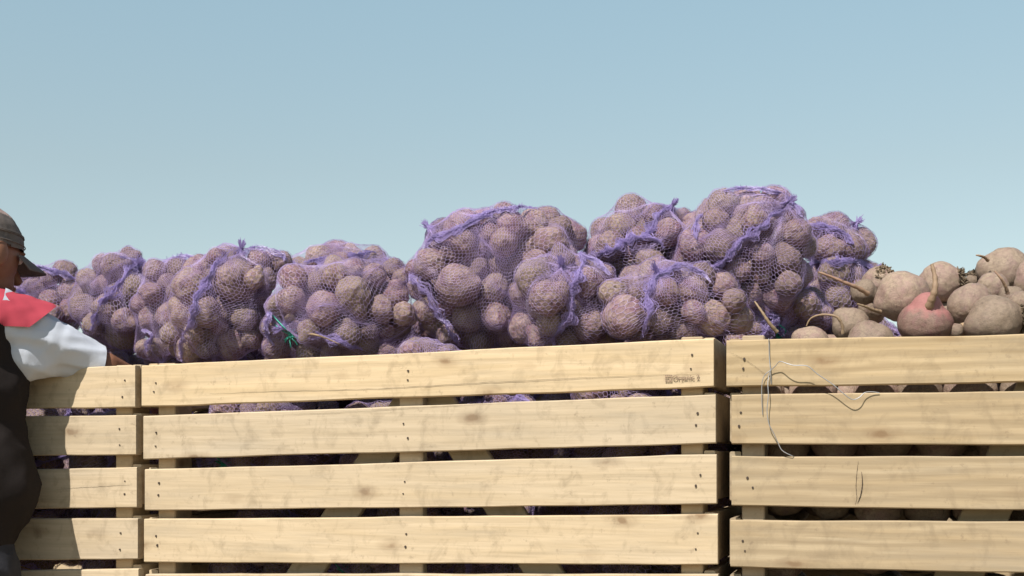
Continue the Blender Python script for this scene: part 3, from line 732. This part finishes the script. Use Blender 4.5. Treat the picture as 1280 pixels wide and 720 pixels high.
# ------------------------------------------------------------------ loose beetroots in the right crate
LMESH = [beet_mesh('beetroot_body', 40 + i, M['loose'], .5, .15, random.uniform(.98, 1.05), low=.07) for i in range(7)]
PINK = beet_mesh('beetroot_body', 61, M['loose_pink'], .35, .30, .92, low=.05)
def dirw(v): 
    a = Vector((v[0] * CT + v[2] * ST, -v[0] * ST + v[2] * CT, v[1])); return a.normalized()
def zp(p, d): return at(Z6[0] + p[0] / Z6[2], Z6[1] + p[1] / Z6[2], d)
LG2 = 'loose beetroots heaped in the right crate'
loose = []
def loose_beet(x, y, r, d, tail, label, me=None, path=None, prad=.004, tl=.0, crown=0, k=Z6, path_d=None):
    c = zp((x, y), d); rad_ = .95 * r / Z6[2] / F * tdepth(Z6[0] + x / Z6[2], d)
    root = empty('loose_beetroot', c - np.array([0, 0, rad_ * .93])); tag(root, label, 'beetroot', LG2)
    me = me or LMESH[len(loose) % len(LMESH)]
    T = dirw(tail); rot = (-T).to_track_quat('Z', 'Y').to_matrix().to_4x4() @ Matrix.Rotation(len(loose) * 1.3, 4, 'Z')
    mw = Matrix.Translation(Vector(c)) @ rot @ Matrix.Diagonal((rad_, rad_, rad_, 1))
    o = link('body', me, root); o.matrix_basis = Matrix.Translation(-root.location) @ mw
    Tn = np.array(T)
    if path:
        pts = [zp(p[:2], p[2]) for p in path]
        link('taproot', tubes('taproot', [(smooth_path(pts, 22), np.linspace(prad, prad * .35, 22) * (1 + .15 * np.sin(np.arange(22) * 2.1)))], M['root'], 7), root, True)
    elif tl:
        s0 = Vector((.35, .2, .9)).cross(T).normalized(); s0 = np.array(s0)
        pts = [c + Tn * rad_ * .9, c + Tn * (rad_ + tl * .35) + s0 * tl * .05, c + Tn * (rad_ + tl * .7) - s0 * tl * .06, c + Tn * (rad_ + tl) + s0 * tl * .1]
        link('taproot', tubes('taproot', [(smooth_path(pts, 16), np.linspace(prad * 2.2, prad * .45, 16))], M['root'], 7), root, True)
    if crown:
        Cn = -Tn; a1 = np.array(Vector(Cn).orthogonal().normalized()); a2 = np.cross(Cn, a1); paths = []
        for q in range(170):
            a = RNG.uniform(0, 6.28); w0 = math.sqrt(RNG.uniform(0, 1)) * .62
            n = Cn + w0 * (math.cos(a) * a1 + math.sin(a) * a2); n /= np.linalg.norm(n); p = c + n * rad_ * .98
            L = RNG.uniform(.0015, .0055) * crown; dv = n + RNG.normal(size=3) * .9
            paths.append((np.array([p, p + dv * L * .5, p + dv * L + RNG.normal(size=3) * .0015]), np.array([.0028, .0024, .0012]) * RNG.uniform(.5, 1.2)))
        link('crown', tubes('crown', paths, M['earth'], 4), root, True)
    loose.append((c, rad_)); return root
loose_beet(390, 312, 78, .31, (-.3, -.5, .6), 'sandy beetroot touching the shaded net bag, half hidden behind the large smooth one', crown=.6)
loose_beet(482, 360, 112, .19, (-.9, -.35, -.1), 'large smooth tan beetroot behind the pink one, a dark root trailing along its lower left',
           path=[(395, 425, .14), (360, 415, .12), (330, 402, .10), (298, 392, .09)], prad=.0045)
loose_beet(577, 474, 116, .115, (.12, 1, -.35), 'pink beetroot at the board with its thick taproot standing straight up', me=PINK,
           path=[(588, 425, .085), (600, 385, .072), (616, 340, .065), (618, 285, .07), (605, 230, .075)], prad=.0095)
loose_beet(640, 305, 90, .32, (-1, -.1, .1), 'round beetroot behind the upright taproot, its earthy crown facing right', crown=1.3)
loose_beet(765, 405, 100, .16, (-.3, -.8, .1), 'mottled beetroot in the dip right of the pink one', tl=.03)
loose_beet(852, 330, 72, .27, (.4, -.4, .5), 'mid sized beetroot wedged under the highest loose beetroot')
loose_beet(902, 262, 108, .42, (-.8, .25, -.2), 'highest loose beetroot, against the sky, with earth stuck to its right side', crown=1,
           path=[(835, 215, .36), (822, 203, .35), (800, 195, .34), (785, 193, .34)], prad=.004)
loose_beet(862, 462, 116, .105, (-.9, -.2, -.2), 'big pale beetroot at the board with a ragged earthy crown on its right', crown=1.3)
loose_beet(968, 392, 56, .12, (.6, -.3, -.3), 'small beetroot at the right edge of the photo resting on the big pale one')
loose_beet(932, 372, 56, .21, (-.6, .8, -.2), 'beetroot with thin dark root curving up in front of the highest loose one',
           path=[(915, 350, .17), (905, 318, .16), (885, 285, .15), (862, 258, .15)], prad=.0042, crown=1)
loose_beet(110, 558, 78, .09, (-.8, .5, -.2), 'leftmost loose beetroot by the corner post, only its flat top above the board',
           path=[(-28, 508, .07), (-60, 470, .06), (-90, 425, .06), (-120, 382, .07)], prad=.0045)
loose_beet(272, 480, 78, .15, (-.6, .6, -.2), 'beetroot whose thin root arches in a loop to its left',
           path=[(240, 515, .09), (238, 480, .085), (215, 445, .08), (160, 436, .08), (112, 450, .085), (92, 482, .09)], prad=.0036)
loose_beet(352, 560, 102, .095, (.3, -.8, .1), 'wide beetroot showing as a low dome above the board left of the pink one')
loose_beet(702, 503, 34, .11, (.5, .3, 0), 'very small beetroot in the notch between the pink one and the big pale one', tl=.02)
loose_beet(768, 300, 32, .44, (0, -1, 0), 'far small beetroot peeping out left of the highest one', crown=.8)
loose_beet(328, 345, 56, .24, (-.9, .4, 0), 'reddish beetroot with a long pale root reaching left over the dark hollow',
           path=[(345, 352, .17), (300, 325, .15), (250, 305, .14), (190, 280, .13), (140, 262, .12)], prad=.0052)
loose_beet(365, 408, 62, .33, (.2, -.9, .1), 'beetroot low in the gap between the shaded net bag and the large smooth beetroot')
loose_beet(1045, 300, 104, .30, (.4, -.5, .2), 'beetroot just past the right edge behind the small one')
loose_beet(1080, 455, 100, .11, (.4, -.5, .2), 'beetroot just past the right edge beside the big pale one')
# beetroots packed below and behind them
fp, frd = [], []
for z in (1.085, .975, .86, .755, .65, .55):
    for d in ((.085, .20, .32)):
        s = S_RL + .09
        while s < S_RR - .07:
            r = random.uniform(.040, .054); fp.append(world(s + random.uniform(-.01, .01), d + random.uniform(0, .02), z - .02 + random.uniform(-.02, .02))); frd.append(r); s += r * 2 + .004
for d, z_ in ((.27, .02), (.34, -.05), (.30, .1), (.30, .2), (.38, 0), (.41, .1), (.49, 0), (.63, 0), (.74, 0), (.85, 0), (.93, 0)):
    s = S_RL + .10
    while s < S_RR - .07:
        r = random.uniform(.042, .055); fp.append(world(s, d, (1.20 if s > S_RL + .34 and d < .75 else 1.06) - z_)); frd.append(r); s += r * 2.1
n0 = len(loose); lp = np.array([l[0] for l in loose] + fp); lr = np.array([l[1] for l in loose] + frd)
bagp, bagr = pos[(own >= 9)], rad[(own >= 9)]
ap, ar = np.concatenate([lp, bagp]), np.concatenate([lr, bagr]); mvb = np.zeros(len(ap)); mvb[n0:len(lp)] = 1
for it in range(120):
    D = ap[:, None] - ap[None]; L = np.linalg.norm(D, axis=2) + 1e-9; np.fill_diagonal(L, 9)
    ov = np.clip((ar[:, None] + ar[None]) * .97 - L, 0, None); ap += (D / L[..., None] * ov[..., None]).sum(1) * .3 * mvb[:, None]
    dd = np.array([back(p) for p in ap]); nd = np.clip(TK + .056 + ar - dd, 0, None) * mvb; ap += nd[:, None] * np.array([ST, CT, 0])
    cap_ = np.where(dd > .24, 1.25, 1.055) - .0; over = np.clip(ap[:, 2] - cap_, 0, None) * mvb; ap[:, 2] -= over
for i in range(n0, len(lp)):
    c, r = ap[i], ar[i]; d = back(c)
    o = link('loose_beetroot', LMESH[i % len(LMESH)]); o.matrix_world = Matrix.Translation(Vector(c)) @ rand_rot() @ Matrix.Diagonal((r, r, r, 1))
    tag(o, 'earthy beetroot in the right crate, glimpsed through the gaps between its boards' if d < .27 else 'earthy beetroot of the right crate lying behind the front rows of the heap', 'beetroot',
        'beetroots packed under the heap of the right crate' if d < .27 else 'beetroots at the back of the right crate')

# ------------------------------------------------------------------ wire on the right crate
def wire():
    k = 4.8; f = lambda x, y, d=-.004: at(930 + x / k, 430 + y / k, d)
    root_pts = [
     ([(300, 676, .006), (290, 672, -.003), (230, 640, -.006), (205, 595, -.006), (180, 540, -.010), (150, 480, -.012), (138, 400, -.012), (146, 310, -.012), (143, 240, -.010), (148, 195, -.006), (160, 160, -.006), (190, 130, -.010), (215, 105, -.016), (255, 116, -.022), (300, 128, -.024), (380, 132, -.024), (440, 180, -.022), (530, 240, -.020), (600, 300, -.018), (650, 333, -.016), (690, 322, -.014), (722, 293, -.010), (765, 287, -.006), (812, 293, -.003)], .0009),
     ([(148, -32, .03), (149, -30, -.002), (150, 0, -.003), (153, 90, -.003), (159, 158, -.005), (163, 240, -.003)], .0009),
     ([(112, 425, -.003), (107, 330, -.006), (108, 240, -.006), (122, 190, -.006), (158, 158, -.006)], .0008)]
    ps = [(smooth_path([f(*p) for p in pts], 90), r) for pts, r in root_pts]
    o = link('wire', tubes('wire', ps, M['wire'], 6)); tag(o, 'thin bent silvery wire looped over the top board of the right crate', 'wire')
wire()

def crack(crate_, idx, pts, r, d=-.0012):
    sl = [c for c in crate_.children if c.name.startswith('slat')][idx]; bpy.context.view_layer.update()
    P = smooth_path([at(x, y, d) for x, y in pts], 60); n = len(P)
    P = P + RNG.normal(size=P.shape) * np.array([.0002, .0001, .0004])
    link('crack', tubes('crack', [(P, r * (.25 + np.abs(np.sin(np.linspace(.1, 3.04, n))) * RNG.uniform(.5, 1.1, n)))], M['nail'], 5), sl, True)
crack(mid, 0, [(262, 492), (360, 489), (470, 486), (560, 481), (640, 476.5), (740, 472), (830, 468.5), (888, 467)], .0003)
crack(mid, 1, [(700, 498), (560, 507), (430, 515), (330, 520)], .0002)
crack(rgt, 2, [(1073, 576), (1071, 592), (1070, 608), (1071, 622), (1069, 631)], .0004); crack(rgt, 2, [(1077, 590), (1078, 604), (1076, 618), (1072, 629)], .0009)
crack(rgt, 0, [(912, 440), (935, 452), (960, 470)], .0002); crack(lft, 2, [(70, 612), (110, 609), (165, 606)], .0002)

# ------------------------------------------------------------------ the man at the left
def blob(name, parts, voxel, mat, smooth=6, fn=None, disp=None):  # disp pushes the cloth out and in along its normal
    """one continuous surface grown from tapered limbs (a, b, ra, rb) and ellipsoids (c, (rx,ry,rz), rot)"""
    bm = bmesh.new()
    for p in parts:
        if len(p) == 4:
            a, b, ra, rb = p; a, b = Vector(a), Vector(b); n = max(2, int((b - a).length / (min(ra, rb) * .45)))
            for i in range(n + 1):
                f = i / n; bmesh.ops.create_icosphere(bm, subdivisions=2, radius=ra + (rb - ra) * f, matrix=Matrix.Translation(a.lerp(b, f)))
        else:
            c, rr, rot = p; bmesh.ops.create_icosphere(bm, subdivisions=3, radius=1, matrix=Matrix.Translation(Vector(c)) @ rot @ Matrix.Diagonal((*rr, 1)))
    me = bpy.data.meshes.new(name); bm.to_mesh(me); bm.free()
    o = bpy.data.objects.new('tmp', me); C.objects.link(o)
    m = o.modifiers.new('r', 'REMESH'); m.mode = 'VOXEL'; m.voxel_size = voxel
    if smooth: q = o.modifiers.new('s', 'SMOOTH'); q.iterations = smooth; q.factor = .6
    bpy.context.view_layer.update()
    out = bpy.data.meshes.new_from_object(o.evaluated_get(bpy.context.evaluated_depsgraph_get())); bpy.data.objects.remove(o)
    out.name = name
    if disp:
        nr = [v.normal.copy() for v in out.vertices]
        for v, n in zip(out.vertices, nr): v.co += n * disp(v.co)
    for p in out.polygons: p.use_smooth = True
    out.materials.clear(); out.materials.append(mat); return out
def cut(me, keep):
    bm = bmesh.new(); bm.from_mesh(me); bmesh.ops.delete(bm, geom=[f for f in bm.faces if not keep(f.calc_center_median())], context='FACES')
    bm.to_mesh(me); bm.free(); return me
def bis(me, *planes):
    bm = bmesh.new(); bm.from_mesh(me)
    for co, no in planes: bmesh.ops.bisect_plane(bm, geom=bm.verts[:] + bm.edges[:] + bm.faces[:], plane_co=co, plane_no=no, clear_outer=True)
    bm.to_mesh(me); bm.free(); return me
def man():
    I = Matrix.Identity(4)
    def pp(px, py, Y): return Vector(CAM + ray(px, py) * Y)
    head = pp(-26, 315, 2.86); neck = pp(-34, 390, 2.80)
    shR = pp(16, 410, 2.86); shL = shR + Vector((-.36, -.02, -.03))
    elR = pp(130, 459, 2.965); wrR = pp(180, 480, 3.10)
    elL = shL + Vector((.02, .24, .0)); wrL = elL + Vector((.10, .20, -.03))
    chest = (shR + shL) / 2 + Vector((.055, -.02, -.12)); belly = chest + Vector((.0, -.01, -.22)); pelv = belly + Vector((-.035, -.03, -.15))
    hipR, hipL = pelv + Vector((.09, 0, -.04)), pelv + Vector((-.09, 0, -.04))
    knR, knL = Vector((hipR.x + .02, hipR.y + .08, .50)), Vector((hipL.x - .03, hipL.y + .04, .50))
    anR, anL = Vector((knR.x, knR.y - .07, .09)), Vector((knL.x - .02, knL.y - .10, .09))
    f = Vector((.46, .87, -.16)).normalized(); r = f.cross(Vector((0, 0, 1))).normalized(); u = r.cross(f).normalized()
    HR = Matrix((( r.x, f.x, u.x, 0), (r.y, f.y, u.y, 0), (r.z, f.z, u.z, 0), (0, 0, 0, 1)))
    H = lambda a, b, c: head + r * a + f * b + u * c
    parts = [(head, (.074, .095, .098), HR), (H(0, .03, -.055), (.056, .062, .062), HR), (H(0, .055, -.088), (.030, .026, .022), HR),
             (H(0, .094, -.01), H(0, .112, -.036), .010, .013), (H(0, .094, -.062), (.024, .010, .007), HR), (H(0, .092, -.074), (.019, .009, .006), HR),
             (H(0, .085, .018), (.052, .012, .010), HR),
             (H(.081, -.006, -.010), (.009, .019, .033), HR), (H(-.081, -.006, -.010), (.009, .019, .033), HR),
             (H(0, -.02, -.05), neck, .055, .062), (neck, chest, .062, .10),
             (chest + Vector((-.03, 0, -.02)), (.135, .095, .13), I), (belly, (.135, .100, .16), I), (pelv, (.150, .11, .12), I),
             (shR, chest + Vector((.02, 0, 0)), .042, .07), (shL, chest + Vector((-.08, 0, .03)), .055, .09),
             (shR, elR, .045, .038), (elR, wrR, .038, .026), (shL, elL, .050, .040), (elL, wrL, .040, .027),
             (hipR, knR, .085, .058), (knR, anR, .056, .038), (hipL, knL, .085, .058), (knL, anL, .056, .038)]
    for an in (anR, anL): parts += [(an + Vector((0, -.03, -.04)), an + Vector((.02, .16, -.055)), .038, .028)]
    for el, wr, sd in ((elR, wrR, 1), (elL, wrL, -1)):
        d = (wr - el).normalized(); d = (d + Vector((0, .1, -.55))).normalized(); s = d.cross(Vector((0, 0, 1))).normalized(); n = s.cross(d)
        pal = wr + d * .055
        parts += [(wr, wr + d * .03, .026, .024), (wr + d * .03 + s * .022, wr + d * .088 + s * .028, .013, .011), (wr + d * .03 - s * .022, wr + d * .088 - s * .028, .013, .011), (wr + d * .03, wr + d * .09, .014, .012)]
        for i, L in enumerate((.068, .078, .072, .056)):
            b = wr + d * .09 + s * (-.030 + .020 * i) * sd * -1; k1 = b + d * L * .45 - n * .006; k2 = k1 + (d * .8 - n * .6).normalized() * L * .32; k3 = k2 + (d * .4 - n * .9).normalized() * L * .25
            parts += [(b, k1, .0088, .0082), (k1, k2, .0082, .0076), (k2, k3, .0076, .0066)]
        t0 = wr + d * .028 + s * .026 * sd; t1 = t0 + (d * .5 + s * sd * .8 - n * .2).normalized() * .036; t2 = t1 + (d * .85 + s * sd * .3 - n * .4).normalized() * .03
        parts += [(t0, t1, .012, .0095), (t1, t2, .0095, .008)]
    body = link('person', blob('person', parts, .0042, M['skin'], 3)); base = Vector((pelv.x, pelv.y, 0))
    body.data.transform(Matrix.Translation(-base)); body.location = base
    tag(body, 'man in grey cap and red, white and dark shirt leaning over the left crate', 'person')
    def child(name, me, par=body): return link(name, me, par, True)
    rg = lambda v: (1 - 2.2 * abs(noise.noise(v)))
    fold = lambda p: .0045 * rg(Vector((p.x * 5 + p.z * 4, p.y * 4, p.z * 9 - p.x * 5))) + .004 * rg(Vector((p.x * 12, p.y * 9, p.z * 20 + p.x * 9))) - .006
    fold_ = lambda p: .010 * noise.noise(p * 9) + .006 * noise.noise(Vector((p.x * 30, p.y * 12, p.z * 8))) + .002 * noise.noise(p * 70)
    # torso
    tor = [(chest + Vector((-.025, 0, -.035)), (.190, .150, .15), I), (belly, (.195, .15, .20), I), (pelv + Vector((0, 0, .03)), (.19, .15, .11), I), (neck + Vector((0, -.01, -.05)), chest, .085, .13),
           (shR + Vector((-.045, 0, -.015)), chest + Vector((.05, 0, -.02)), .072, .125), (shL + Vector((.03, 0, -.02)), chest + Vector((-.06, 0, 0)), .078, .13),
           (shR + Vector((-.07, -.01, -.12)), belly + Vector((.06, 0, 0)), .08, .14)]
    child('shirt', cut(blob('shirt', tor, .008, M['dark'], 8, disp=fold), lambda p: (p - neck).length > .085))
    def sleeve(sh, el, nm, col, t1, par_r=(.078, .060)):
        ax = (el - sh).normalized(); e2 = sh + (el - sh) * t1; dn = Vector((0, 0, -1))
        md = sh.lerp(e2, .5)
        prt = [(sh - ax * .055, md, .076, .062), (md, e2 + ax * .05, .062, .038), (sh + dn * .058 + ax * .02, md + dn * .016, .062, .048)]
        sd = ax.cross(Vector((0, 0, 1))).normalized()
        fl = lambda p: .006 * rg(Vector(((p - sh).dot(ax) * 5, (p - sh).dot(sd) * 16, p.z * 15 + (p - sh).dot(ax) * 7))) + .003 * rg(Vector(((p - sh).dot(ax) * 14, (p - sh).dot(sd) * 30, p.z * 34))) - .003
        me = blob(nm, prt, .006, col, 6, disp=fl)
        return bis(me, (e2, ax + Vector((0, 0, .18))), (sh - ax * .05, -ax))
    child('sleeve', sleeve(shR, elR, 'sleeve', M['white'], .96)); child('sleeve', sleeve(shL, elL, 'sleeve', M['white'], .96))
    for sh, el in ((shR, elR), (shL, elL)):
        ax = (el - sh).normalized()
        yk = blob('shoulder_panel', [(sh - ax * .05 + Vector((-.045 if sh is shR else .045, -.01, .004)), sh + ax * .05 + Vector((0, 0, .002)), .092, .088)], .006, M['red'], 6, disp=lambda p: .006 * noise.noise(p * 14))
        child('shoulder_panel', bis(yk, (sh + ax * .072 + Vector((0, 0, .06)), ax + Vector((0, 0, -.75 * (1 if sh is shR else 1)))), (sh + Vector((0, 0, -.004)), Vector((0, 0, -1)))))
    child('collar', cut(blob('collar', [(neck + Vector((0, -.005, -.035)), neck + (H(0, -.02, -.05) - neck).normalized() * .012, .085, .067)], .005, M['white'], 4),
                        lambda p: (p - neck).dot((head - neck).normalized()) > -.005 and (p - neck).dot((head - neck).normalized()) < .022))
    # trousers, boots
    tr = [(pelv, (.19, .15, .12), I)]
    for h, k_, a in ((hipR, knR, anR), (hipL, knL, anL)): tr += [(h, k_, .112, .086), (k_, a + Vector((0, 0, .01)), .086, .070)]
    child('trousers', cut(blob('trousers', tr, .009, M['trouser'], 6, disp=fold), lambda p: p.z > .07))
    for a in (anR, anL):
        child('boot', blob('boot', [(a + Vector((0, -.03, -.035)), a + Vector((.02, .17, -.052)), .05, .038), (a + Vector((0, -.02, -.03)), a + Vector((0, 0, .05)), .05, .052)], .006, M['boot'], 4))
    # hair and cap
    child('hair', cut(blob('hair', [(H(0, -.012, .006), (.080, .098, .100), HR)], .005, M['hair'], 3, disp=lambda p: .002 * noise.noise(p * 120)),
                      lambda p: (p - head).dot(f) < -.005 and (p - head).dot(u) > -.075 + .5 * max(0, (p - head).dot(f) + .03) and not (abs((p - head).dot(r)) > .05 and (p - head).dot(u) < .01 and (p - head).dot(f) > -.035)))
    capm = cut(blob('cap', [(H(0, -.004, .018), (.087, .106, .098), HR)], .005, M['cap'], 3, disp=lambda p: .004 * noise.noise(p * 22) + .0015 * noise.noise(p * 80)), lambda p: (p - head).dot(u) > .012 + .10 * (p - head).dot(f))
    capm.materials.append(M['cap_top'])
    for p in capm.polygons:
        if (p.center - head).dot(u) > .085 : p.material_index = 1
    cap = child('cap', capm)
    def ring(h0):
        pts = []
        for a in np.linspace(0, 2 * math.pi, 60):
            h = h0 + .01 * math.cos(a); k_ = math.sqrt(1 - (h / .098) ** 2) * 1.012; pts.append(tuple(H(math.sin(a) * .0865 * k_, -.004 + math.cos(a) * .1055 * k_, .018 + h)))
        return pts
    child('cap_band', tubes('cap_band', [(ring(q), .0013) for q in (.004, .024, .027)], M['cap'], 6), cap)
    # visor: a curved plate with thickness
    V, Fq = [], []; na, nb_ = 22, 7
    for s_ in (0, 1):
        for i in range(na):
            a = (i / (na - 1) - .5) * 2.1
            for j in range(nb_):
                q = j / (nb_ - 1); k = .100 + .078 * q * math.cos(a * .72) ** .7
                x = math.sin(a) * (.080 + .006 * q) * (1 + .0 * q); y = math.cos(a) * k * 1.02 if True else 0
                V.append(H(x, y, .022 - .30 * (x * x) / .08 - .022 * q - s_ * .0035))
    o_ = na * nb_
    for i in range(na - 1):
        for j in range(nb_ - 1):
            a = i * nb_ + j; Fq.append([a, a + 1, a + nb_ + 1, a + nb_]); Fq.append([o_ + a, o_ + a + nb_, o_ + a + nb_ + 1, o_ + a + 1])
    for i in range(na - 1):
        a = i * nb_ + nb_ - 1; Fq.append([a, o_ + a, o_ + a + nb_, a + nb_])
    for j in range(nb_ - 1):
        Fq.append([j, o_ + j, o_ + j + 1, j + 1]); a = (na - 1) * nb_ + j; Fq.append([a, a + 1, o_ + a + 1, o_ + a])
    child('visor', mesh_np('visor', np.array([tuple(v) for v in V]), Fq, M['cap']), cap)
    bm = bmesh.new(); bmesh.ops.create_icosphere(bm, subdivisions=2, radius=.006, matrix=Matrix.Translation(H(0, -.004, .117))); child('button', bm_mesh('button', bm, M['cap']), cap)
    for s_ in (1, -1):
        bm = bmesh.new(); bmesh.ops.create_icosphere(bm, subdivisions=3, radius=.011, matrix=Matrix.Translation(H(.031 * s_, .083, .004))); child('eye', bm_mesh('eye', bm, M['eye'], True))
man()
